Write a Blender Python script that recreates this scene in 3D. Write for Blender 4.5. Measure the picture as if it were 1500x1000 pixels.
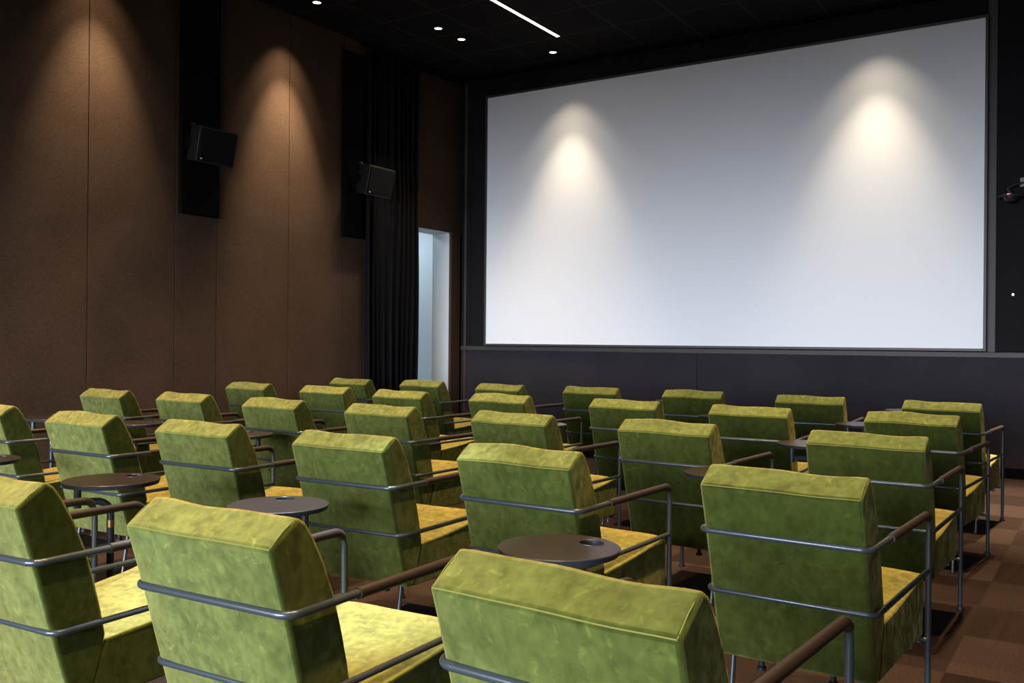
import bpy, bmesh, math, random
from mathutils import Vector, Matrix
PI = math.pi
C = bpy.context.scene.collection
for o in list(bpy.data.objects):
    bpy.data.objects.remove(o, do_unlink=True)

# ------------------------------------------------------------------ camera
F, YAW, PITCH, ROLL, EYE = 1365.36, 0.572199, 0.000122, 0.0086459, 1.11729
cy, sy = math.cos(YAW), math.sin(YAW)
fwd = Vector((-sy*math.cos(PITCH), cy*math.cos(PITCH), math.sin(PITCH)))
rt = Vector((cy, sy, 0)); up = rt.cross(fwd)
r2 = rt*math.cos(ROLL) + up*math.sin(ROLL)
u2 = -rt*math.sin(ROLL) + up*math.cos(ROLL)
cd = bpy.data.cameras.new('camera'); cam = bpy.data.objects.new('camera', cd); C.objects.link(cam)
m = Matrix.Identity(4)
for i in range(3):
    m[i][0], m[i][1], m[i][2] = r2[i], u2[i], -fwd[i]
m[0][3], m[1][3], m[2][3] = 0, 0, EYE
cam.matrix_world = m
cd.sensor_width = 36; cd.lens = F/1500*36; cd.clip_start = .05
cd.dof.use_dof = False
bpy.context.scene.camera = cam

# ------------------------------------------------------------------ room size
XW, XR, YF, YB, ZC = -6.434, 2.6, 8.88, -7.0, 4.143     # left wall, right wall, screen wall, back wall, ceiling

# ------------------------------------------------------------------ world: overcast sky above the horizon, dull ground below
W_SKY, W_GROUND = 54.0, 2.0
world = bpy.data.worlds.new('sky'); bpy.context.scene.world = world; world.use_nodes = True
nt = world.node_tree; nt.nodes.clear()
wo = nt.nodes.new('ShaderNodeOutputWorld'); bg = nt.nodes.new('ShaderNodeBackground')
tc = nt.nodes.new('ShaderNodeTexCoord'); sx = nt.nodes.new('ShaderNodeSeparateXYZ')
mr = nt.nodes.new('ShaderNodeMapRange'); mr.interpolation_type = 'SMOOTHSTEP'
mr.inputs['From Min'].default_value = -0.15; mr.inputs['From Max'].default_value = 0.08
mr.inputs['To Min'].default_value = W_GROUND; mr.inputs['To Max'].default_value = W_SKY
nt.links.new(tc.outputs['Generated'], sx.inputs[0]); nt.links.new(sx.outputs['Z'], mr.inputs['Value'])
nt.links.new(mr.outputs[0], bg.inputs['Strength'])
bg.inputs['Color'].default_value = (.775, .855, 1.0, 1)
nt.links.new(bg.outputs[0], wo.inputs[0])

# windows in the rear of the room: (centre, size, rotation) used as sky portals
def portal(name, loc, rot, sx_, sy_):
    l = bpy.data.lights.new(name, 'AREA'); l.shape = 'RECTANGLE'; l.size = sx_; l.size_y = sy_
    l.cycles.is_portal = True
    o = bpy.data.objects.new(name, l); C.objects.link(o); o.location = loc; o.rotation_euler = rot
    return o
WB = (-6.2, 1.1, .4, 3.0)      # back window: x0, x1, z0, z1
portal('window_daylight', ((WB[0]+WB[1])/2, YB-.02, (WB[2]+WB[3])/2), (PI/2, 0, 0), WB[1]-WB[0], WB[3]-WB[2])

vs = bpy.context.scene.view_settings
bpy.context.scene.display_settings.display_device = 'sRGB'
vs.view_transform = 'Standard'; vs.look = 'None'; vs.gamma = 1; vs.use_curve_mapping = False
vs.exposure = 0.0
WARM = (1.0, .76, .50)
SEAT_W, WASH_W, SCREEN_W = 640, 800, 230

# ------------------------------------------------------------------ node helpers
def new_mat(name):
    mt = bpy.data.materials.new(name); mt.use_nodes = True
    n = mt.node_tree; b = n.nodes['Principled BSDF']
    return mt, n, b
def simple(name, col, rough=.5, metal=0, bump=0, bscale=200, spec=.5, var=.0):
    mt, n, b = new_mat(name)
    b.inputs['Base Color'].default_value = (*col, 1); b.inputs['Roughness'].default_value = rough
    b.inputs['Metallic'].default_value = metal; b.inputs['Specular IOR Level'].default_value = spec
    t = n.nodes.new('ShaderNodeTexCoord'); ns = n.nodes.new('ShaderNodeTexNoise'); ns.inputs['Scale'].default_value = bscale
    n.links.new(t.outputs['Object'], ns.inputs['Vector'])
    if var:
        mx = n.nodes.new('ShaderNodeMix'); mx.data_type = 'RGBA'
        mx.inputs['A'].default_value = (*[c*(1-var) for c in col], 1); mx.inputs['B'].default_value = (*[min(1, c*(1+var)) for c in col], 1)
        n.links.new(ns.outputs['Fac'], mx.inputs['Factor']); n.links.new(mx.outputs['Result'], b.inputs['Base Color'])
    if bump:
        bp = n.nodes.new('ShaderNodeBump'); bp.inputs['Strength'].default_value = bump; bp.inputs['Distance'].default_value = .002
        n.links.new(ns.outputs['Fac'], bp.inputs['Height']); n.links.new(bp.outputs[0], b.inputs['Normal'])
    return mt
def emit(name, col, s):
    mt, n, b = new_mat(name)
    b.inputs['Base Color'].default_value = (0, 0, 0, 1)
    b.inputs['Emission Color'].default_value = (*col, 1); b.inputs['Emission Strength'].default_value = s
    return mt

def velvet():
    mt, n, b = new_mat('green_velvet')
    t = n.nodes.new('ShaderNodeTexCoord'); oi = n.nodes.new('ShaderNodeObjectInfo')
    ad = n.nodes.new('ShaderNodeVectorMath'); ad.operation = 'MULTIPLY_ADD'
    n.links.new(t.outputs['Object'], ad.inputs[0]); ad.inputs[1].default_value = (1, 1, 1)
    sc = n.nodes.new('ShaderNodeVectorMath'); sc.operation = 'SCALE'; sc.inputs['Scale'].default_value = 37.0
    cb = n.nodes.new('ShaderNodeCombineXYZ')
    for k in range(3): n.links.new(oi.outputs['Random'], cb.inputs[k])
    n.links.new(cb.outputs[0], sc.inputs[0]); n.links.new(sc.outputs[0], ad.inputs[2])
    big = n.nodes.new('ShaderNodeTexNoise'); big.inputs['Scale'].default_value = 13; big.inputs['Detail'].default_value = 5; big.inputs['Distortion'].default_value = .5
    med = n.nodes.new('ShaderNodeTexNoise'); med.inputs['Scale'].default_value = 42; med.inputs['Detail'].default_value = 6; med.inputs['Distortion'].default_value = .3
    st = n.nodes.new('ShaderNodeMapping'); st.inputs['Scale'].default_value = (1.0, 1, .75)
    n.links.new(ad.outputs[0], st.inputs[0])
    n.links.new(st.outputs[0], big.inputs['Vector']); n.links.new(st.outputs[0], med.inputs['Vector'])
    mx = n.nodes.new('ShaderNodeMath'); mx.operation = 'MULTIPLY_ADD'; mx.inputs[1].default_value = .38
    ml = n.nodes.new('ShaderNodeMath'); ml.operation = 'MULTIPLY'; ml.inputs[1].default_value = .60
    n.links.new(med.outputs['Fac'], ml.inputs[0]); n.links.new(big.outputs['Fac'], mx.inputs[0]); n.links.new(ml.outputs[0], mx.inputs[2])
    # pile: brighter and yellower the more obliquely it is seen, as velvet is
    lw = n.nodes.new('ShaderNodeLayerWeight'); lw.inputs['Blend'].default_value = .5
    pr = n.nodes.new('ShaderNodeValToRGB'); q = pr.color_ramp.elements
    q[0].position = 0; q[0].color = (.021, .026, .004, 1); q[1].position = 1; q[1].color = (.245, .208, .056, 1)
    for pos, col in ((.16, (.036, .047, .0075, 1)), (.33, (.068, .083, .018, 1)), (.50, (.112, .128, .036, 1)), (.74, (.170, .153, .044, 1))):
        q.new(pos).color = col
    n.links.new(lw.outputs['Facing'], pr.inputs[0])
    vr = n.nodes.new('ShaderNodeMapRange'); vr.inputs['From Min'].default_value = .34; vr.inputs['From Max'].default_value = .68
    vr.inputs['To Min'].default_value = .68; vr.inputs['To Max'].default_value = 1.32
    n.links.new(mx.outputs[0], vr.inputs['Value'])
    sf = n.nodes.new('ShaderNodeTexNoise'); sf.inputs['Scale'].default_value = 17; sf.inputs['Detail'].default_value = 4; sf.inputs['Distortion'].default_value = 2.2
    n.links.new(ad.outputs[0], sf.inputs['Vector'])
    sm_ = n.nodes.new('ShaderNodeMapRange'); sm_.inputs['From Min'].default_value = .60; sm_.inputs['From Max'].default_value = .74
    sm_.inputs['To Min'].default_value = 0; sm_.inputs['To Max'].default_value = .5
    n.links.new(sf.outputs['Fac'], sm_.inputs['Value'])
    sa = n.nodes.new('ShaderNodeMath'); sa.operation = 'ADD'
    n.links.new(vr.outputs[0], sa.inputs[0]); n.links.new(sm_.outputs[0], sa.inputs[1])
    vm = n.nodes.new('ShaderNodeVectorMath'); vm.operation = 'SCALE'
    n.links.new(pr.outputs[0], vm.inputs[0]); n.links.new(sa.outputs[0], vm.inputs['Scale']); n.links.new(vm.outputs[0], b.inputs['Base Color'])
    b.inputs['Roughness'].default_value = .85; b.inputs['Specular IOR Level'].default_value = .08
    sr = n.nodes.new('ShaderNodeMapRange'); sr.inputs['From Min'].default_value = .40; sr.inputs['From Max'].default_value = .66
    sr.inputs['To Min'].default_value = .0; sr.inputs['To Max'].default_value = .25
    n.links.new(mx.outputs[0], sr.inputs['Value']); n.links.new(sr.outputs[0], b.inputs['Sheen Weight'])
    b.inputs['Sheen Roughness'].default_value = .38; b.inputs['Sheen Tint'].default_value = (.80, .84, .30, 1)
    fine = n.nodes.new('ShaderNodeTexNoise'); fine.inputs['Scale'].default_value = 900
    n.links.new(t.outputs['Object'], fine.inputs['Vector'])
    b1 = n.nodes.new('ShaderNodeBump'); b1.inputs['Strength'].default_value = .25; b1.inputs['Distance'].default_value = .001
    b2 = n.nodes.new('ShaderNodeBump'); b2.inputs['Strength'].default_value = .2; b2.inputs['Distance'].default_value = .004
    n.links.new(big.outputs['Fac'], b2.inputs['Height']); n.links.new(fine.outputs['Fac'], b1.inputs['Height'])
    n.links.new(b2.outputs[0], b1.inputs['Normal']); n.links.new(b1.outputs[0], b.inputs['Normal'])
    return mt

def carpet():
    mt, n, b = new_mat('carpet_tiles')
    T = .487
    g = n.nodes.new('ShaderNodeNewGeometry')
    mp = n.nodes.new('ShaderNodeVectorMath'); mp.operation = 'MULTIPLY_ADD'
    mp.inputs[1].default_value = (1/T, 1/T, 0); mp.inputs[2].default_value = (.473/T + 40, -3.974/T + 40, 0.5)
    n.links.new(g.outputs['Position'], mp.inputs[0])
    fl = n.nodes.new('ShaderNodeVectorMath'); fl.operation = 'FLOOR'; n.links.new(mp.outputs[0], fl.inputs[0])
    wn = n.nodes.new('ShaderNodeTexWhiteNoise'); n.links.new(fl.outputs[0], wn.inputs['Vector'])
    ck = n.nodes.new('ShaderNodeTexChecker'); ck.inputs['Scale'].default_value = 1
    ck.inputs['Color1'].default_value = (1, 1, 1, 1); ck.inputs['Color2'].default_value = (0, 0, 0, 1)
    n.links.new(mp.outputs[0], ck.inputs['Vector'])
    mi = n.nodes.new('ShaderNodeMath'); mi.operation = 'MULTIPLY_ADD'; mi.inputs[1].default_value = .55
    mj = n.nodes.new('ShaderNodeMath'); mj.operation = 'MULTIPLY'; mj.inputs[1].default_value = .45
    n.links.new(wn.outputs['Value'], mj.inputs[0]); n.links.new(ck.outputs['Fac'], mi.inputs[0]); n.links.new(mj.outputs[0], mi.inputs[2])
    rp = n.nodes.new('ShaderNodeValToRGB'); e = rp.color_ramp.elements
    e[0].position = 0; e[0].color = (.0130, .0080, .0066, 1); e[1].position = 1; e[1].color = (.038, .0255, .0215, 1)
    k = e.new(.5); k.color = (.0225, .0138, .0112, 1)
    n.links.new(mi.outputs[0], rp.inputs[0])
    ns = n.nodes.new('ShaderNodeTexNoise'); ns.inputs['Scale'].default_value = 130; ns.inputs['Detail'].default_value = 6
    n.links.new(g.outputs['Position'], ns.inputs['Vector'])
    mr_ = n.nodes.new('ShaderNodeMapRange'); mr_.inputs['From Min'].default_value = .3; mr_.inputs['From Max'].default_value = .7
    mr_.inputs['To Min'].default_value = .6; mr_.inputs['To Max'].default_value = 1.4
    n.links.new(ns.outputs['Fac'], mr_.inputs['Value'])
    mv = n.nodes.new('ShaderNodeVectorMath'); mv.operation = 'SCALE'
    n.links.new(rp.outputs[0], mv.inputs[0]); n.links.new(mr_.outputs[0], mv.inputs['Scale'])
    n.links.new(mv.outputs[0], b.inputs['Base Color'])
    b.inputs['Roughness'].default_value = .95; b.inputs['Specular IOR Level'].default_value = .1
    bp = n.nodes.new('ShaderNodeBump'); bp.inputs['Strength'].default_value = .5; bp.inputs['Distance'].default_value = .004
    n.links.new(ns.outputs['Fac'], bp.inputs['Height']); n.links.new(bp.outputs[0], b.inputs['Normal'])
    return mt

def fabric_wall(name, c0, c1, scale=260, bump=.5):
    mt, n, b = new_mat(name)
    g = n.nodes.new('ShaderNodeNewGeometry')
    ns = n.nodes.new('ShaderNodeTexNoise'); ns.inputs['Scale'].default_value = scale*.28; ns.inputs['Detail'].default_value = 6; ns.inputs['Roughness'].default_value = .7
    big = n.nodes.new('ShaderNodeTexNoise'); big.inputs['Scale'].default_value = 2.2; big.inputs['Detail'].default_value = 3
    mp = n.nodes.new('ShaderNodeMapping'); mp.inputs['Scale'].default_value = (1, 1, 1.6)
    n.links.new(g.outputs['Position'], mp.inputs[0]); n.links.new(mp.outputs[0], ns.inputs['Vector'])
    n.links.new(g.outputs['Position'], big.inputs['Vector'])
    a = n.nodes.new('ShaderNodeMath'); a.operation = 'MULTIPLY_ADD'; a.inputs[1].default_value = .7
    a2 = n.nodes.new('ShaderNodeMath'); a2.operation = 'MULTIPLY'; a2.inputs[1].default_value = .3
    n.links.new(big.outputs['Fac'], a2.inputs[0]); n.links.new(ns.outputs['Fac'], a.inputs[0]); n.links.new(a2.outputs[0], a.inputs[2])
    rp = n.nodes.new('ShaderNodeValToRGB'); e = rp.color_ramp.elements
    e[0].position = .36; e[0].color = (*c0, 1); e[1].position = .64; e[1].color = (*c1, 1)
    n.links.new(a.outputs[0], rp.inputs[0]); n.links.new(rp.outputs[0], b.inputs['Base Color'])
    b.inputs['Roughness'].default_value = .95; b.inputs['Specular IOR Level'].default_value = .08
    bp = n.nodes.new('ShaderNodeBump'); bp.inputs['Strength'].default_value = bump; bp.inputs['Distance'].default_value = .002
    n.links.new(ns.outputs['Fac'], bp.inputs['Height']); n.links.new(bp.outputs[0], b.inputs['Normal'])
    return mt

def ceiling_mat():
    mt, n, b = new_mat('black_ceiling_tiles')
    g = n.nodes.new('ShaderNodeNewGeometry')
    mp = n.nodes.new('ShaderNodeVectorMath'); mp.operation = 'MULTIPLY_ADD'
    mp.inputs[1].default_value = (1/.606, 1/.606, 0); mp.inputs[2].default_value = (4.632/.606+40, -8.01/.606+40, 0)
    n.links.new(g.outputs['Position'], mp.inputs[0])
    fr = n.nodes.new('ShaderNodeVectorMath'); fr.operation = 'FRACTION'; n.links.new(mp.outputs[0], fr.inputs[0])
    s = n.nodes.new('ShaderNodeSeparateXYZ'); n.links.new(fr.outputs[0], s.inputs[0])
    outs = []
    for k in range(2):
        a = n.nodes.new('ShaderNodeMath'); a.operation = 'PINGPONG'; a.inputs[1].default_value = .5
        n.links.new(s.outputs[k], a.inputs[0])
        l = n.nodes.new('ShaderNodeMath'); l.operation = 'LESS_THAN'; l.inputs[1].default_value = .016
        n.links.new(a.outputs[0], l.inputs[0]); outs.append(l)
    mx = n.nodes.new('ShaderNodeMath'); mx.operation = 'MAXIMUM'
    n.links.new(outs[0].outputs[0], mx.inputs[0]); n.links.new(outs[1].outputs[0], mx.inputs[1])
    m2 = n.nodes.new('ShaderNodeMix'); m2.data_type = 'RGBA'
    m2.inputs['A'].default_value = (.010, .009, .008, 1); m2.inputs['B'].default_value = (.030, .028, .026, 1)
    n.links.new(mx.outputs[0], m2.inputs['Factor']); n.links.new(m2.outputs['Result'], b.inputs['Base Color'])
    b.inputs['Roughness'].default_value = .9; b.inputs['Specular IOR Level'].default_value = .1
    return mt

M = dict(
    velvet=velvet(), carpet=carpet(), ceiling=ceiling_mat(),
    brown=fabric_wall('brown_acoustic_felt', (.036, .022, .0138), (.065, .041, .027)),
    front=fabric_wall('dark_acoustic_felt', (.022, .019, .022), (.038, .033, .037), 300, .3),
    upper=fabric_wall('black_acoustic_felt', (.009, .0085, .0098), (.016, .015, .0172), 300, .3),
    black=simple('black_felt', (.003, .003, .0035), .95, spec=.05),
    screen=simple('matt_white_projection_cloth', (.80, .80, .81), .9, spec=.15, bump=.02, bscale=900),
    frame=simple('grey_screen_frame', (.045, .042, .038), .5, .2, spec=.4),
    trim=simple('brown_grey_trim', (.045, .039, .034), .55, spec=.35, var=.15, bscale=30),
    jamb=simple('dark_brown_wood', (.05, .026, .014), .55, var=.25, bscale=12),
    metal=simple('slate_blue_powder_coated_steel', (.052, .066, .073), .30, .4, spec=.6, bump=.03, bscale=700),
    leather=simple('brown_leather', (.019, .0115, .0088), .5, bump=.25, bscale=350, var=.3, spec=.5),
    rubber=simple('black_rubber', (.008, .008, .008), .6),
    steel=simple('bright_steel', (.5, .5, .5), .3, 1),
    brass=simple('brass', (.55, .40, .17), .35, 1),
    tabletop=simple('dark_brown_laminate', (.017, .0135, .0130), .36, spec=.45, var=.1, bscale=60),
    tableedge=simple('dark_blue_grey_edge', (.040, .046, .058), .35, .4, spec=.5),
    cabinet=simple('black_speaker_cabinet', (.005, .0047, .0047), .55, bump=.1, bscale=400),
    curtain=simple('midnight_black_curtain', (.004, .0042, .0058), .85, spec=.15, bump=.15, bscale=300),
    white=simple('white_plaster', (.72, .75, .76), .85),
    plastic=simple('dark_plastic', (.02, .02, .022), .3),
    red=emit('red_status_light', (1, .12, .2), 3.5),
    stitch=simple('pale_green_stitching', (.13, .14, .035), .8, spec=.1),
    lamp=emit('warm_lamp_lens', (1, .80, .55), 9.0),
    strip=emit('warm_strip_diffuser', (1, .72, .52), 9.0),
)

# ------------------------------------------------------------------ mesh helpers
def obj(name, bm, mat, parent=None, smooth=True, bevel=None, loc=None, sharp=40):
    me = bpy.data.meshes.new(name)
    bmesh.ops.recalc_face_normals(bm, faces=bm.faces[:])
    bm.to_mesh(me); bm.free()
    if smooth:
        for p in me.polygons: p.use_smooth = True
        me.set_sharp_from_angle(angle=math.radians(sharp))
    if isinstance(mat, (list, tuple)):
        for q in mat: me.materials.append(q)
    else: me.materials.append(mat)
    o = bpy.data.objects.new(name, me); C.objects.link(o)
    if parent: o.parent = parent
    if loc: o.location = loc
    if bevel:
        b = o.modifiers.new('bevel', 'BEVEL'); b.width = bevel[0]; b.segments = bevel[1]; b.limit_method = 'ANGLE'; b.angle_limit = math.radians(38)
        b.harden_normals = False
        if len(bevel) > 2:
            me.shade_smooth() if hasattr(me, 'shade_smooth') else None
    return o
def tag(o, label=None, cat=None, group=None, kind=None):
    if label: o['label'] = label
    if cat: o['category'] = cat
    if group: o['group'] = group
    if kind: o['kind'] = kind
    return o
def struct(name, bm, mat, **k): return tag(obj(name, bm, mat, **k), kind='structure')
def thing(name, label, cat, loc=(0, 0, 0), rz=0, group=None):
    o = bpy.data.objects.new(name, None); C.objects.link(o); o.location = loc; o.rotation_euler = (0, 0, rz)
    return tag(o, label, cat, group)
def box(bm, x0, x1, y0, y1, z0, z1, mi=0):
    v = [bm.verts.new(p) for p in ((x0,y0,z0),(x1,y0,z0),(x1,y1,z0),(x0,y1,z0),(x0,y0,z1),(x1,y0,z1),(x1,y1,z1),(x0,y1,z1))]
    for f in ((0,3,2,1),(4,5,6,7),(0,1,5,4),(1,2,6,5),(2,3,7,6),(3,0,4,7)):
        q = bm.faces.new([v[i] for i in f]); q.material_index = mi
    return bm
def bx(*a):
    return box(bmesh.new(), *a)
def fillet(pts, rad, n=6):
    """round the corners of a polyline; rad a number or a list per inner vertex"""
    P = [Vector(p) for p in pts]; out = [P[0]]
    for i in range(1, len(P)-1):
        r = rad[i-1] if isinstance(rad, (list, tuple)) else rad
        a = (P[i-1]-P[i]).normalized(); b = (P[i+1]-P[i]).normalized()
        ang = a.angle(b)
        if r <= 0 or ang > PI-.01: out.append(P[i]); continue
        d = r/math.tan(ang/2); c = P[i] + (a+b).normalized()*(r/math.sin(ang/2))
        s = P[i]+a*d; e = P[i]+b*d
        for k in range(n+1):
            t = k/n; v0 = (s-c); v1 = (e-c); w = v0.angle(v1)
            out.append(c + (v0*math.sin((1-t)*w) + v1*math.sin(t*w))/math.sin(w))
    out.append(P[-1]); return out
def tube(bm, pts, r, seg=12, caps=True, closed=False):
    P = [Vector(p) for p in pts]; n = len(P); rings = []
    t0 = (P[1]-P[0]).normalized(); nrm = t0.orthogonal().normalized(); prev = t0
    for i, p in enumerate(P):
        if closed: t = (P[(i+1) % n]-P[i-1]).normalized()
        elif i == 0: t = t0
        elif i == n-1: t = (P[-1]-P[-2]).normalized()
        else: t = ((P[i+1]-p).normalized()+(p-P[i-1]).normalized()).normalized()
        q = prev.rotation_difference(t); nrm = (q @ nrm).normalized(); prev = t
        bi = t.cross(nrm); rr = r[i] if isinstance(r, (list, tuple)) else r
        rings.append([bm.verts.new(p + (nrm*math.cos(2*PI*k/seg) + bi*math.sin(2*PI*k/seg))*rr) for k in range(seg)])
    m_ = n if closed else n-1
    for i in range(m_):
        A, B = rings[i], rings[(i+1) % n]
        for k in range(seg): bm.faces.new((A[k], A[(k+1) % seg], B[(k+1) % seg], B[k]))
    if caps and not closed:
        bm.faces.new(rings[0][::-1]); bm.faces.new(rings[-1])
    return bm
def lathe(bm, prof, c=(0, 0, 0), seg=24, mi=0, close=True):
    """prof: (r, z) list revolved about a vertical axis through c"""
    rings = []
    for r, z in prof:
        if r < 1e-6: rings.append([bm.verts.new((c[0], c[1], c[2]+z))])
        else: rings.append([bm.verts.new((c[0]+r*math.cos(2*PI*k/seg), c[1]+r*math.sin(2*PI*k/seg), c[2]+z)) for k in range(seg)])
    for A, B in zip(rings, rings[1:]):
        for k in range(seg):
            k2 = (k+1) % seg
            vs_ = [A[k % len(A)], A[k2 % len(A)], B[k2 % len(B)], B[k % len(B)]]
            u_ = []
            for v in vs_:
                if v not in u_: u_.append(v)
            if len(u_) > 2: bm.faces.new(u_).material_index = mi
    return bm

# ------------------------------------------------------------------ the room
struct('floor', bx(XW-1.6, XR+.1, YB-.1, YF+.1, -.06, 0), M['carpet'], smooth=False)
struct('ceiling', bx(XW-.2, XR+.2, YB-.2, YF+.2, ZC, ZC+.1), M['ceiling'], smooth=False)

# left wall: felt panels with fine joints over a dark backing; door opening near the screen wall
DY0, DY1, DZ = 7.86, 8.673, 2.372
SEAMS = [-7.0, -5.4, -4.2, -3.05, -1.9, -.75, .4, 1.6, 2.75, 3.42, 4.13, 4.90, 5.32, 6.144, 6.872, 7.178, DY0]
bm = bmesh.new(); t_ = .022; g_ = .0028
for a, b in zip(SEAMS, SEAMS[1:]):
    box(bm, XW-t_, XW, a+g_, b-g_, 0, ZC)
box(bm, XW-t_, XW, DY0+g_, DY1, DZ, ZC)
box(bm, XW-t_, XW, DY1, YF, DZ, ZC)
struct('wall_left', bm, M['brown'], smooth=False, bevel=(.0025, 2))
bm = bmesh.new()
box(bm, XW-.2, XW-t_, YB-.1, DY0, 0, ZC); box(bm, XW-.2, XW-t_, DY0, DY1, DZ, ZC); box(bm, XW-.2, XW-t_, DY1, YF+.1, 0, ZC)
struct('wall_left_backing', bm, M['black'], smooth=False)
struct('trim_1', bx(XW-t_, XW+.004, DY1, YF-.03, 0, DZ), M['jamb'], smooth=False, bevel=(.003, 2))

bm = bmesh.new()
box(bm, XW-.26, XW-t_, DY1-.012, DY1, 0, DZ); box(bm, XW-.26, XW-t_, DY0, DY0+.012, 0, DZ); box(bm, XW-.26, XW-t_, DY0, DY1, DZ-.012, DZ)
struct('door_1', bm, M['white'], smooth=False)
# passage beyond the opening
bm = bmesh.new(); XC = XW-1.5
box(bm, XC-.1, XC, 5.5, 11.2, 0, 3.0)
box(bm, XC, XW-.2, 11.1, 11.2, 0, 3.0); box(bm, XC, XW-.2, 5.5, 5.6, 0, 3.0)
box(bm, XW-.24, XW-.2, DY1+.0, 11.1, 0, 3.0); box(bm, XW-.24, XW-.2, 5.6, DY0, 0, 3.0)
struct('wall_passage', bm, M['white'], smooth=False)
struct('ceiling_passage', bx(XC-.1, XW-.2, 5.5, 11.2, 2.75, 2.85), M['white'], smooth=False)
struct('floor_passage', bx(XC-.1, XW-.2, 8.9, 11.2, -.06, 0.0), M['white'], smooth=False)
l = bpy.data.lights.new('passage_lamp', 'AREA'); l.shape = 'RECTANGLE'; l.size = .5; l.size_y = 3; l.energy = 24; l.color = (.72, .88, 1.0)
lo = bpy.data.objects.new('passage_lamp', l); C.objects.link(lo); lo.location = (XC+.6, 8.9, 2.74)

# screen wall: upper felt, wainscot, ledge, skirting
ZL0, ZL1 = 1.015, 1.062
bm = bmesh.new()
for a, b in ((XW, -3.506), (-3.506, -.46), (-.46, XR)):
    box(bm, a+.002, b-.002, YF, YF+.12, 0, ZL0)
box(bm, XW-.2, XR+.2, YF+.12, YF+.2, 0, ZC)
struct('wall_front', bm, M['front'], smooth=False, bevel=(.002, 1))
bm = bmesh.new()
for a, b in ((XW, -6.30), (-6.30, -.86), (-.86, XR)):
    box(bm, a+.002, b-.002, YF+.0, YF+.119, ZL1, ZC)
struct('wall_front_upper', bm, M['upper'], smooth=False, bevel=(.002, 1))
struct('trim_2', bx(XW+.01, XR, YF-.022, YF+.05, ZL0, ZL1), M['trim'], smooth=False, bevel=(.004, 2))
struct('trim_3', bx(-.905, -.835, YF-.012, YF+.05, ZL1, ZC-.02), M['trim'], smooth=False, bevel=(.003, 2))
struct('trim_4', bx(XW+.045, XW+.075, YF-.012, YF+.05, 0, ZC-.02), M['jamb'], smooth=False, bevel=(.003, 2))
struct('baseboard_front', bx(XW+.08, XR, YF-.014, YF, 0, .088), M['black'], smooth=False, bevel=(.003, 2))

# right and back walls with their windows (behind the photographer)
bm = bmesh.new()
box(bm, XR, XR+.15, YB-.1, YF+.1, 0, ZC)
struct('wall_right', bm, M['brown'], smooth=False)
bm = bmesh.new()
box(bm, XW-.2, WB[0], YB-.15, YB, 0, ZC); box(bm, WB[1], XR+.15, YB-.15, YB, 0, ZC)
box(bm, WB[0], WB[1], YB-.15, YB, 0, WB[2]); box(bm, WB[0], WB[1], YB-.15, YB, WB[3], ZC)
struct('wall_back', bm, M['brown'], smooth=False)
bm = bmesh.new()
for k in range(5):
    x = WB[0] + (WB[1]-WB[0])*k/4
    box(bm, x-.03, x+.03, YB-.1, YB-.05, WB[2], WB[3])
box(bm, WB[0], WB[1], YB-.1, YB-.05, WB[2], WB[2]+.05); box(bm, WB[0], WB[1], YB-.1, YB-.05, WB[3]-.05, WB[3])
struct('window_1', bm, M['trim'], smooth=False)

# ------------------------------------------------------------------ projection screen
SX0, SX1, SZ0, SZ1, SY = -6.038, -.923, 1.092, 3.902, 8.82
scr = thing('projection_screen', 'large white projection screen in a thin grey frame on the dark front wall', 'screen', (SX0, YF, SZ0))
def rel(o, p): o.location = Vector((0, 0, 0)) - Vector(p); return o
bm = bx(SX0, SX1, SY, SY+.02, SZ0, SZ1)
rel(obj('screen_surface', bm, M['screen'], scr, smooth=False), (SX0, YF, SZ0))
bm = bmesh.new(); fw = .024
box(bm, SX0-fw, SX0, SY-.012, YF, SZ0-fw, SZ1+fw); box(bm, SX1, SX1+fw, SY-.012, YF, SZ0-fw, SZ1+fw)
box(bm, SX0, SX1, SY-.012, YF, SZ0-fw, SZ0); box(bm, SX0, SX1, SY-.012, YF, SZ1, SZ1+fw)
rel(obj('screen_frame', bm, M['frame'], scr, smooth=False, bevel=(.003, 2)), (SX0, YF, SZ0))

# ------------------------------------------------------------------ curtain by the doorway
def curtain():
    bm = bmesh.new(); rng = random.Random(3)
    y0, y1, n, zn = 7.14, 7.97, 150, 22
    rows = []
    for j in range(zn+1):
        z = .015 + (ZC-.10)*j/zn; row = []
        fl = 1 - .35*(j/zn)
        for i in range(n+1):
            t = i/n
            ph = t*2*PI*9.5 + .9*math.sin(t*7.1) + .25*math.sin(z*1.7+t*9)
            a = (.030 + .012*math.sin(t*13+1.2))*(.75+.25*fl)
            x = XW + .062 + a*math.sin(ph) + .007*math.sin(ph*2.1+1)
            y = y0 + (y1-y0)*t + .016*math.cos(ph) + .012*math.sin(z*2.1+t*5)*fl
            row.append(bm.verts.new((x, y, z)))
        rows.append(row)
    for a, b in zip(rows, rows[1:]):
        for i in range(n): bm.faces.new((a[i], a[i+1], b[i+1], b[i]))
    return bm
cu = thing('curtain', 'floor-length black curtain gathered in folds beside the pale doorway', 'curtain', (XW+.1, 7.5, 0))
o = rel(obj('curtain_cloth', curtain(), M['curtain'], cu, sharp=180), (XW+.1, 7.5, 0))
sm = o.modifiers.new('thickness', 'SOLIDIFY'); sm.thickness = .004
rel(obj('curtain_track', bx(XW+.03, XW+.10, 7.10, 8.6, ZC-.055, ZC-.001), M['black'], cu, smooth=False, bevel=(.004, 2)), (XW+.1, 7.5, 0))

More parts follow.
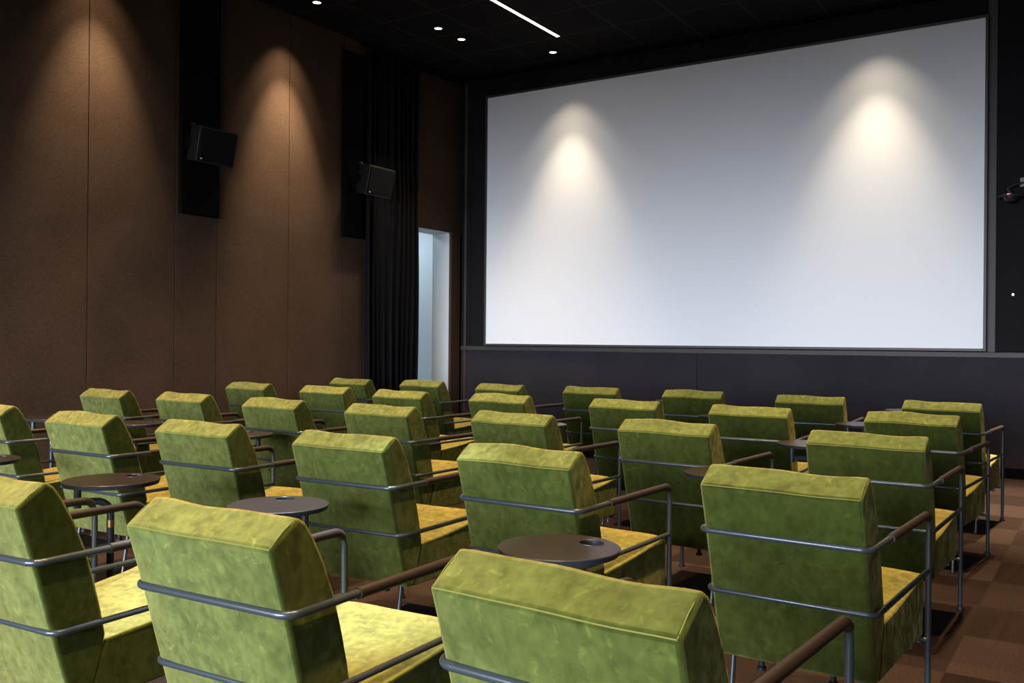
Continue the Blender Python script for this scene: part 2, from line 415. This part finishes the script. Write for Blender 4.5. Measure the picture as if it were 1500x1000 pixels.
# ------------------------------------------------------------------ loudspeakers and the black boards behind them
def board(y0, y1, label):
    tag(obj('speaker_board', bx(XW+.001, XW+.044, y0, y1, 2.146, ZC-.15), M['black'], smooth=False, bevel=(.004, 2)), label, 'wall panel')
board(4.925, 5.312, 'tall black felt board on the brown wall behind the loudspeaker between the two light cones')
board(6.84, 7.115, 'tall black felt board on the brown wall behind the loudspeaker next to the curtain')
def speaker(y0, y1, label, off=.06):
    w = (y1-y0)/2; yc = (y0+y1)/2; z0 = 2.72
    s = thing('loudspeaker', label, 'speaker', (XW+off, yc, z0))
    tilt = math.radians(-13)
    def rot(bm):     # pitch the box down about y axis
        bmesh.ops.rotate(bm, verts=bm.verts[:], cent=(.05, 0, 0), matrix=Matrix.Rotation(-tilt, 3, 'Y')); return bm
    bm = bmesh.new()
    v = []
    for (x, ww) in ((.03, w*.72), (.215, w)):
        for (yy, zz) in ((-ww, -.145), (ww, -.145), (ww, .145), (-ww, .145)): v.append(bm.verts.new((x, yy, zz)))
    for f in ((3,2,1,0),(4,5,6,7),(0,1,5,4),(1,2,6,5),(2,3,7,6),(3,0,4,7)): bm.faces.new([v[i] for i in f])
    obj('cabinet', rot(bm), M['cabinet'], s, smooth=True, bevel=(.008, 3))
    gr = obj('grille', rot(bx(.217, .228, -w+.012, w-.012, -.133, .133)), M['curtain'], s, smooth=False, bevel=(.004, 2))
    obj('badge', rot(bx(.2285, .231, -w+.028, -w+.048, -.118, -.106)), M['steel'], s, smooth=False, bevel=(.001, 1))
    obj('bracket', bx(-off+.045, .10, -w+.04, -w+.10, -.04, .04), M['black'], s, smooth=False, bevel=(.003, 2))
    bm = bmesh.new(); tube(bm, fillet([(.02, -w*.55, .16), (.06, -w*.55, .165), (.06, -w*.55, .05)], .02), .006, 8)
    obj('bolt', bm, M['steel'], s)
speaker(4.905, 5.285, 'black wall loudspeaker tilted down between the two warm light cones')
speaker(6.87, 7.25, 'black wall loudspeaker tilted down in the dark beside the curtain', .115)

# ------------------------------------------------------------------ fittings right of the screen
cc = thing('wall_camera', 'small dark camera on a curved bracket with a glowing red light, right of the screen', 'camera', (-.722, YF, 2.36))
bm = bmesh.new(); lathe(bm, [(0, -.05), (.03, -.046), (.052, -.03), (.06, 0), (.06, .02), (.045, .03), (0, .03)], (0, -.12, .0), 28)
obj('camera_body', bm, M['plastic'], cc)
bm = bmesh.new(); tube(bm, fillet([(.10, -.001, .13), (.03, -.06, .105), (-.03, -.11, .07), (0, -.12, .03)], .03), .008, 10)
obj('bracket', bm, M['frame'], cc)
bm = bmesh.new(); tube(bm, [(.085*math.cos(a), -.12+.085*math.sin(a), .0) for a in [2*PI*k/36 for k in range(36)]], .007, 8, closed=True)
obj('ring', bm, M['frame'], cc)
obj('wall_plate', bx(.06, .14, -.008, 0, .09, .17), M['plastic'], cc, smooth=False, bevel=(.003, 2))
bm = bmesh.new(); lathe(bm, [(0, -.011), (.008, -.008), (.011, 0), (.008, .008), (0, .011)], (-.012, -.185, .006), 12)
obj('status_light', bm, M['red'], cc)
hp = thing('access_panel', 'flush dark access hatch with a small round lock, right of the screen', 'hatch', (-.83, YF, ZL1))
obj('hatch_door', bx(.006, .80, -.010, 0, .01, .537), M['upper'], hp, smooth=False, bevel=(.002, 1))
bm = bmesh.new(); lathe(bm, [(0, 0), (.013, 0), (.013, .006), (.009, .010), (0, .010)], (0, 0, 0), 20)
bmesh.ops.rotate(bm, verts=bm.verts[:], cent=(0, 0, 0), matrix=Matrix.Rotation(PI/2, 3, 'X'))
obj('lock', bm, M['steel'], hp, loc=(.125, -.011, .487))

# ------------------------------------------------------------------ ceiling lights
def spot(name, loc, energy, size, blend, rad=.035, parent=None, aim=(0, 0)):
    l = bpy.data.lights.new(name, 'SPOT'); l.energy = energy; l.color = WARM; l.spot_size = math.radians(size); l.spot_blend = blend
    l.shadow_soft_size = rad
    o = bpy.data.objects.new(name, l); C.objects.link(o); o.location = loc; o.rotation_euler = (aim[0], aim[1], 0)
    if parent: o.parent = parent
    return o
def downlight(x, y, label, kind, group=None, gain=1.0):
    t = thing('downlight', label, 'ceiling light', (x, y, ZC), group=group)
    bm = bmesh.new(); lathe(bm, [(.036, .0), (.050, .0), (.052, -.004), (.050, -.007), (.037, -.007), (.036, -.001)], (0, 0, 0), 28)
    obj('trim_ring', bm, M['black'], t)
    bm = bmesh.new(); lathe(bm, [(0, -.0035), (.0365, -.0035), (.0365, -.0015), (0, -.0015)], (0, 0, 0), 28)
    obj('lens', bm, M['lamp'], t)
    if kind == 'wash':
        spot('lamp_light', (0, 0, -.02), WASH_W*gain, 44, 1.0, .02, t, (0, math.radians(14))); spot('lamp_spill', (0, 0, -.02), WASH_W*gain*.13, 64, 1.0, .02, t, (0, math.radians(22)))
    elif kind == 'screen':
        spot('lamp_light', (0, 0, -.02), SCREEN_W, 57, 1.0, .02, t, (math.radians(3), 0)).data.color = (1, .85, .62); spot('lamp_spill', (0, 0, -.02), SCREEN_W*.17, 80, 1.0, .02, t, (math.radians(8), 0)).data.color = (1, .85, .62)
    elif kind == 'seat':
        spot('lamp_light', (0, 0, -.02), SEAT_W, 64, 1.0, .03, t).data.color = (1, .66, .34)
    elif kind == 'near':
        spot('lamp_light', (0, 0, -.02), 2700, 22, .6, .03, t).data.color = (.66, .84, 1.0)  # cool fill added to brighten the nearest seats, not a known fixture
    elif kind == 'far':
        spot('lamp_light', (0, 0, -.02), 3200, 50, 1.0, .03, t)  # unseen fill lamp added to lift the floor by the screen wall
    elif kind == 'dim':
        spot('lamp_light', (0, 0, -.02), SEAT_W*.25, 84, 1.0, .03, t)
    return t
downlight(-6.014, 6.06, 'round recessed downlight nearest the left wall, lighting the cone by the loudspeakers', 'wash')
downlight(-6.014, 4.16, 'round recessed downlight over the left wall, above the left light cone', 'wash', gain=.62)
downlight(-5.504, 7.18, 'round recessed downlight, left one of the close pair in the dark ceiling', 'dim')
downlight(-5.503, 7.561, 'round recessed downlight, right one of the close pair in the dark ceiling', 'dim')
downlight(-4.93, 8.396, 'round recessed downlight beyond the strip light, above the left glow on the screen', 'screen')
downlight(-1.792, 8.396, 'round recessed downlight above the right glow on the screen', 'screen')
for x in (-5.2, -3.7, -2.2, -.7):
    for y in (0.7, 2.3, 3.9, 5.5):
        downlight(x, y, 'round recessed downlight in the black ceiling over the rows of seats', 'seat', 'downlights above the seating')
downlight(-1.95, 1.95, 'added cool fill light in the black ceiling brightening the seats closest to the camera', 'near')
downlight(-.45, 7.3, 'added fill light in the black ceiling brightening the open carpet by the screen wall', 'far')
st = thing('strip_light', 'thin glowing warm white strip light recessed in the black ceiling', 'ceiling light', (-4.633, 7.99, ZC))
obj('diffuser', bx(-.017, .017, -2.2, 0, -.006, -.002), M['strip'], st, smooth=False)
obj('housing', bx(-.022, .022, -2.205, .005, -.004, 0), M['black'], st, smooth=False)

# ------------------------------------------------------------------ the armchair
W_, HB, Y2, DF, HA, CW = .230, .425, .053, .662, .600, .2165
RT = .0086
def sweep_profile(prof, halfw, slices, bulge_side=.0, wob=None):
    """closed (y, z) profile swept along x; wob(x, y, z) -> (dy, dz)"""
    bm = bmesh.new(); loops = []
    for i in range(slices+1):
        x = -halfw + 2*halfw*i/slices
        lp = []
        for (y, z) in prof:
            dy, dz = wob(x, y, z) if wob else (0, 0)
            lp.append(bm.verts.new((x, y+dy, z+dz)))
        loops.append(lp)
    n = len(prof)
    for A, B in zip(loops, loops[1:]):
        for k in range(n): bm.faces.new((A[k], A[(k+1) % n], B[(k+1) % n], B[k]))
    bm.faces.new(loops[0][::-1]); bm.faces.new(loops[-1])
    return bm
def dens(pts, step=.03):
    out = []
    for a, b in zip(pts, pts[1:]+pts[:1]):
        a = Vector((*a, 0)); b = Vector((*b, 0)); k = max(1, int((b-a).length/step))
        for i in range(k): q = a.lerp(b, i/k); out.append((q.x, q.y))
    return out
REAR = [(-.0365, .7315), (-.012, .655), (.013, .573), (.045, .46), (.078, .345), (.112, .228)]
FRONT = [(.150, .228), (.178, .31), (.199, .385), (.186, .45), (.167, .525), (.144, .603), (.111, .680), (.080, .738), (.058, .770), (.038, .783)]
def make_chair(seed):
    rng = random.Random(seed)
    ch = thing('armchair', 'green velvet armchair', 'armchair', group='green velvet armchairs in rows facing the screen')
    a1, a2, a3 = rng.uniform(0, 6), rng.uniform(0, 6), rng.uniform(0, 6)
    def wob(x, y, z):
        e = 1-(abs(x)/CW)**4
        top = max(0, (z-.70)/.08)
        dz = top*(-.0045*e*math.sin(x*9+a1) - .002*math.sin(x*26+a2) - .0035*(abs(x)/CW)**6)
        # slight pillow: rear face bulges back, front face forward
        if z < .77:
            side = -1 if y < .02 + (.78-z)*.33 else 1
            dy = side*.005*e*math.sin(max(0, min(1, (z-.2)/.55))*PI)
        else: dy = 0
        return dy, dz
    prof = dens(REAR[:] + FRONT[:])
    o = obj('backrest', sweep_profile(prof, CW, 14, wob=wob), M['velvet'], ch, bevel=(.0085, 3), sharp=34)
    # stitched piping round the top and down the rear corners
    for s in (-1, 1):
        pass
    bm = bmesh.new()
    path = []
    c_ = CW-.0055
    def onrear(x, y, z):
        dy, dz = wob(x, y, z); return (x, y+dy, z+dz)
    row = [onrear(-c_ + 2*c_*i/14, -.0335, .7300) for i in range(15)]
    left = [(-c_, y+.004 - .0035, z-.001) for (y, z) in ((.032, .779), (.0, .757), (-.033, .732))]
    tube(bm, row, .0013, 6)
    for s in (-1, 1):
        x = s*c_
        tube(bm, [(x, .018, .7672), (x, .0, .7565), (x, -.0325, .7305)], .0013, 6)
        tube(bm, [(x, y+.0035, z) for (y, z) in [(-.036, .729)] + REAR[1:]], .0015, 6)
    obj('piping', bm, M['stitch'], ch)
    # seat cushion
    SP = dens([(.151, .2265), (.179, .309), (.2, .372), (.34, .380), (.47, .391), (.58, .405), (.640, .416), (.657, .409), (.662, .395), (.662, .235), (.655, .2265)], .04)
    def wobs(x, y, z):
        e = 1-(abs(x)/CW)**4
        dz = (.006*e - .001*math.sin(x*18+a3)*e) if z > .36 and y > .21 else 0
        return 0, dz
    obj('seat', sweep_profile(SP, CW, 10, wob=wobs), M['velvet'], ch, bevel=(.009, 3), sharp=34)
    # steel frame: arm rail, lower rail, legs, cross bar
    bend = .042
    bm = bmesh.new()
    tube(bm, fillet([(-W_, DF, HA-.06), (-W_, DF, HA), (-W_, 0, HA), (W_, 0, HA), (W_, DF, HA), (W_, DF, HA-.06)], [bend, .032, .032, bend], 7), RT, 12)
    obj('arm_rail', bm, M['metal'], ch)
    bm = bmesh.new()
    tube(bm, fillet([(-W_, DF-.006, HB), (-W_, Y2, HB), (W_, Y2, HB), (W_, DF-.006, HB)], .03, 6), RT*.93, 12)
    obj('lower_rail', bm, M['metal'], ch)
    for s in (-1, 1):
        bm = bmesh.new(); tube(bm, [(s*W_, DF, .018), (s*W_, DF, HA-.055)], RT*1.06, 12)
        lg = obj('leg', bm, M['metal'], ch)
        bm = bmesh.new(); lathe(bm, [(0, 0), (.0165, 0), (.0165, .006), (.0115, .012), (.0105, .022), (0, .022)], (s*W_, DF, 0), 14)
        obj('foot_glide', bm, M['rubber'], lg)
        bm = bmesh.new(); tube(bm, [(s*.178, .092, .012), (s*.178, .126, .238)], RT*.9, 10)
        lg = obj('leg', bm, M['metal'], ch)
        bm = bmesh.new(); lathe(bm, [(0, 0), (.013, 0), (.013, .008), (.009, .014), (0, .014)], (s*.178, .091, 0), 12)
        obj('foot_glide', bm, M['rubber'], lg)
        bm = bmesh.new(); lathe(bm, [(0, 0), (.013, 0), (.013, .008), (.008, .012), (.008, .036), (0, .036)], (s*.10, .138, .197), 12)
        obj('buffer', bm, M['rubber'], ch)
        # leather sleeve on the arm
        P = fillet([(s*W_, .196, HA), (s*W_, DF, HA), (s*W_, DF, HA-.06)], bend, 7)[:-4]
        bm = bmesh.new(); tube(bm, P, .0122, 14)
        obj('arm_sleeve', bm, M['leather'], ch)
        bm = bmesh.new(); lathe(bm, [(0, -.024), (.010, -.024), (.010, -.016), (.005, -.016), (.005, .012), (0, .012)], (s*.185, .625, .212), 12)
        obj('bolt', bm, M['steel'], ch)
    bm = bmesh.new(); tube(bm, [(-W_, .648, .214), (W_, .648, .214)], .0075, 10)
    obj('cross_bar', bm, M['metal'], ch)
    return ch
def copy_tree(o, parent=None):
    c = o.copy(); C.objects.link(c)
    if parent: c.parent = parent
    for k in list(o.children): copy_tree(k, c)
    return c

G = 'green velvet armchair '
CH = {   # key: x, y, rotation, label
'A': (-.7335, 2.4587, -.05, G+'with its whole back in view, second row from the camera'),
'M': (-1.59, 2.5009, -.0193, G+'just behind the largest round table'),
'CC': (-2.3366, 2.4992, .0342, G+'left of the one just behind the largest round table'),
'FF': (-3.135, 2.497, .035, G+'between two small dark round tables in the second row'),
'HH': (-3.893, 2.4657, .0175, G+'behind the table with the brass-ringed leg, second row from the camera'),
'II': (-4.7895, 2.5217, -.045, G+'cut off by the left photo edge, second row from the camera'),
'B': (-.7854, 3.7004, -.0321, G+'at the right aisle, third row from the camera'),
'N': (-1.6101, 3.7172, -.0537, G+'second from the right aisle, third row from the camera'),
'T': (-2.3962, 3.7142, -.0357, G+'third from the right aisle, third row from the camera'),
'AA': (-3.2167, 3.7156, .0003, G+'fourth from the right aisle, third row from the camera'),
'BB': (-4.0152, 3.716, -.001, G+'fifth from the right aisle, third row from the camera'),
'EE': (-4.8654, 3.7672, .0099, G+'second from the brown left wall, third row from the camera'),
'GG': (-5.5769, 3.7034, .0108, G+'beside the brown left wall, third row from the camera'),
'C': (-.8338, 4.9262, -.0783, G+'at the right aisle, second row from the screen'),
'O': (-1.643, 4.9102, .0123, G+'second from the right aisle, second row from the screen'),
'R': (-2.4188, 4.9736, -.0066, G+'third from the right aisle, second row from the screen'),
'U': (-3.2837, 4.9451, -.0228, G+'fourth from the right aisle, second row from the screen'),
'X': (-4.0633, 4.8995, -.0206, G+'third from the brown left wall, second row from the screen'),
'Z': (-4.8439, 4.9854, .0269, G+'second from the brown left wall, second row from the screen'),
'DD': (-5.6444, 4.9728, .0084, G+'beside the brown left wall, second row from the screen'),
'D': (-.858, 6.0678, -.0674, G+'at the right aisle in the row nearest the screen'),
'P': (-1.6597, 6.1673, .0555, G+'second from the right aisle in the row nearest the screen'),
'Q': (-2.5053, 6.2558, .0466, G+'third from the right aisle in the row nearest the screen'),
'S': (-3.3133, 6.2413, .0846, G+'fourth from the right aisle in the row nearest the screen'),
'V': (-4.0886, 6.1595, -.0573, G+'just right of the pale doorway in the row nearest the screen'),
'W': (-4.9332, 6.2361, -.0365, G+'standing in front of the pale doorway in the row nearest the screen'),
'Y': (-5.6443, 6.1251, -.0195, G+'in front of the black curtain in the row nearest the screen'),
'NN': (-2.97, 1.13, .0, G+'outside the left photo edge except its right arm and leg'),
'JJ': (-2.2948, 1.19, .045, G+'with a deeply shaded side, cut off at the bottom left corner'),
'KK': (-1.509, 1.232, .03, G+'with a bright pale seat, left of the bottom centre armchair'),
'LL': (-.6834, 1.187, -.0579, G+'at the bottom centre of the photo, largest and closest to the camera'),
}
protos = [make_chair(s) for s in (1, 2, 3)]
used = set()
for i, (k, (x, y, t, lab)) in enumerate(CH.items()):
    v = i % 3
    c = protos[v] if v not in used else copy_tree(protos[v])
    used.add(v)
    c.location = (x, y, 0); c.rotation_euler = (0, 0, t); c['label'] = lab
    if k == 'KK': c.scale = (.965, 1, 1)

# ------------------------------------------------------------------ side tables
TR = .160
def make_table(z, hub_dir, hub_off, hole_dir, tube_dir, label, spread=55):
    """origin: centre of the top on the floor; directions in degrees about z"""
    t = thing('side_table', label, 'table', group='small round side tables among the armchairs')
    th = .016; hr = .034
    ha = math.radians(hole_dir); hc = Vector((.098*math.cos(ha), .098*math.sin(ha)))
    # top disc with a real cup hole: outer and hole rings bridged
    bm = bmesh.new(); n = 64
    def ring(cx, cy_, r, zz): return [bm.verts.new((cx+r*math.cos(2*PI*k/n), cy_+r*math.sin(2*PI*k/n), zz)) for k in range(n)]
    oT = ring(0, 0, TR-.0015, z); oM = ring(0, 0, TR, z-.002); oB = ring(0, 0, TR-.004, z-th)
    iT = ring(hc.x, hc.y, hr, z); iB = ring(hc.x, hc.y, hr-.001, z-th)
    def br(A, B, mi):
        for k in range(n): bm.faces.new((A[k], A[(k+1) % n], B[(k+1) % n], B[k])).material_index = mi
    br(oT, iT, 0); br(oT, oM, 1); br(oM, oB, 1); br(oB, iB, 1); br(iT, iB, 1)
    obj('table_top', bm, [M['tabletop'], M['tableedge']], t, sharp=30)
    bm = bmesh.new()
    tube(bm, [(hc.x+hr*math.cos(2*PI*k/40), hc.y+hr*math.sin(2*PI*k/40), z+.0003) for k in range(40)], .0016, 6, closed=True)
    lathe(bm, [(hr-.001, 0), (hr-.0015, -.028), (hr-.006, -.032), (0, -.032), (0, -.033), (hr-.004, -.033), (hr, -.028), (hr, 0)], (hc.x, hc.y, z-.001), 40)
    obj('cup_holder', bm, M['tableedge'], t)
    hd = math.radians(hub_dir); hx, hy = hub_off*math.cos(hd), hub_off*math.sin(hd)
    bm = bmesh.new(); lathe(bm, [(0, -th-.078), (.0125, -th-.078), (.0125, -th-.001), (0, -th-.001)], (hx, hy, z), 16)
    obj('hub', bm, M['metal'], t)
    zt = z-th-.058
    a = math.radians(tube_dir); L = .105
    ex, ey = hx+L*math.cos(a), hy+L*math.sin(a)
    bm = bmesh.new(); tube(bm, fillet([(hx, hy, zt), (ex, ey, zt), (ex, ey, .006)], .045, 9), .0125, 14)
    lg = obj('stem', bm, M['metal'], t)
    bm = bmesh.new(); lathe(bm, [(0, 0), (.0133, 0), (.0133, .026), (0, .026)], (ex, ey, zt-.092), 18)
    obj('brass_ring', bm, M['brass'], lg)
    bm = bmesh.new(); lathe(bm, [(0, 0), (.115, 0), (.117, .003), (.115, .009), (.02, .012), (0, .012)], (ex, ey, 0), 40)
    obj('base_plate', bm, M['metal'], t)
    return t
CAMR = math.degrees(YAW)        # world angle of the direction pointing right in the photo
T2 = [ # x, y, z, hub_dir, hub_off, hole_dir, tube_dir, label
 (None, (164, 701.6), .625, 0+180, .108, 0+38, 0, 'small round dark table with a brass-ringed bent leg, at the left behind the nearest seats'),
 (None, (408, 738), .585, 0-15, .085, 0+78, 0+165, 'small round dark table half hidden by the bright-seated armchair near the camera'),
 (None, (819, 800), .585, 0+180, .10, 0+30, 0, 'largest round brown table in the photo, just above the bottom centre armchair'),
 (None, (-33, 672), .61, 0+180, .105, 0+30, 0+10, 'small round dark table cut off by the left edge of the photo'),
 (None, (199, 618.7), .62, 0+180, .105, 0+32, 0+10, 'small round dark table between the third-row armchairs nearest the left wall'),
 (None, (355, 635), .61, 0-15, .085, 0+75, 0+165, 'small round dark table behind the fifth armchair from the aisle in the third row'),
 (None, (75, 611), .62, 0+180, .10, 0+30, 0+10, 'small round grey-edged table behind the third-row armchair by the left wall'),
 (None, (1063, 691), .615, 0+180, .08, 0+30, 0+20, 'small round table peeking out left of the big aisle armchair'),
 (None, (1186, 649), .62, 0+200, .09, 0+30, 0+15, 'small round grey table left of the third-row aisle armchair'),
 (None, (1263, 620.5), .628, 0+200, .09, 0+30, 0+15, 'small round grey table left of the aisle armchair in the row nearest the screen'),
 (None, (1330, 600.5), .63, 0+200, .09, 0+30, 0+15, 'small round table ahead of the row nearest the screen, by the aisle armchair'),
 (None, (1058, 608.5), .63, 0+200, .09, 0+30, 0+15, 'small round grey table between second and third armchairs from the aisle, nearest the screen'),
 (None, (989, 586.5), .625, 0+200, .09, 0+30, 0+15, 'small round table in front of the row nearest the screen, mid room'),
 (None, (791, 620.5), .62, 0+180, .105, 0+30, 0+10, 'small round table between two armchairs mid second row from the screen'),
]
def photo_point(u, v, z):
    d = fwd + r2*((u-750)/F) - u2*((v-500)/F); t = (z-EYE)/d.z
    return d.x*t, d.y*t
for (_, (u, v), z, hd, ho, ho2, td, lab) in T2:
    x, y = photo_point(u, v, z)
    a = CAMR - math.degrees(math.atan((u-750)/F))
    tb = make_table(z, hd+a, ho, ho2+a, td+a, lab); tb.location = (round(x, 3), round(y, 3), 0)
tb = make_table(.655, 0, .05, 0+30, 0+10, 'small round table by the left wall behind the front row armchair at the curtain'); tb.location = (-6.12, 5.42, 0)
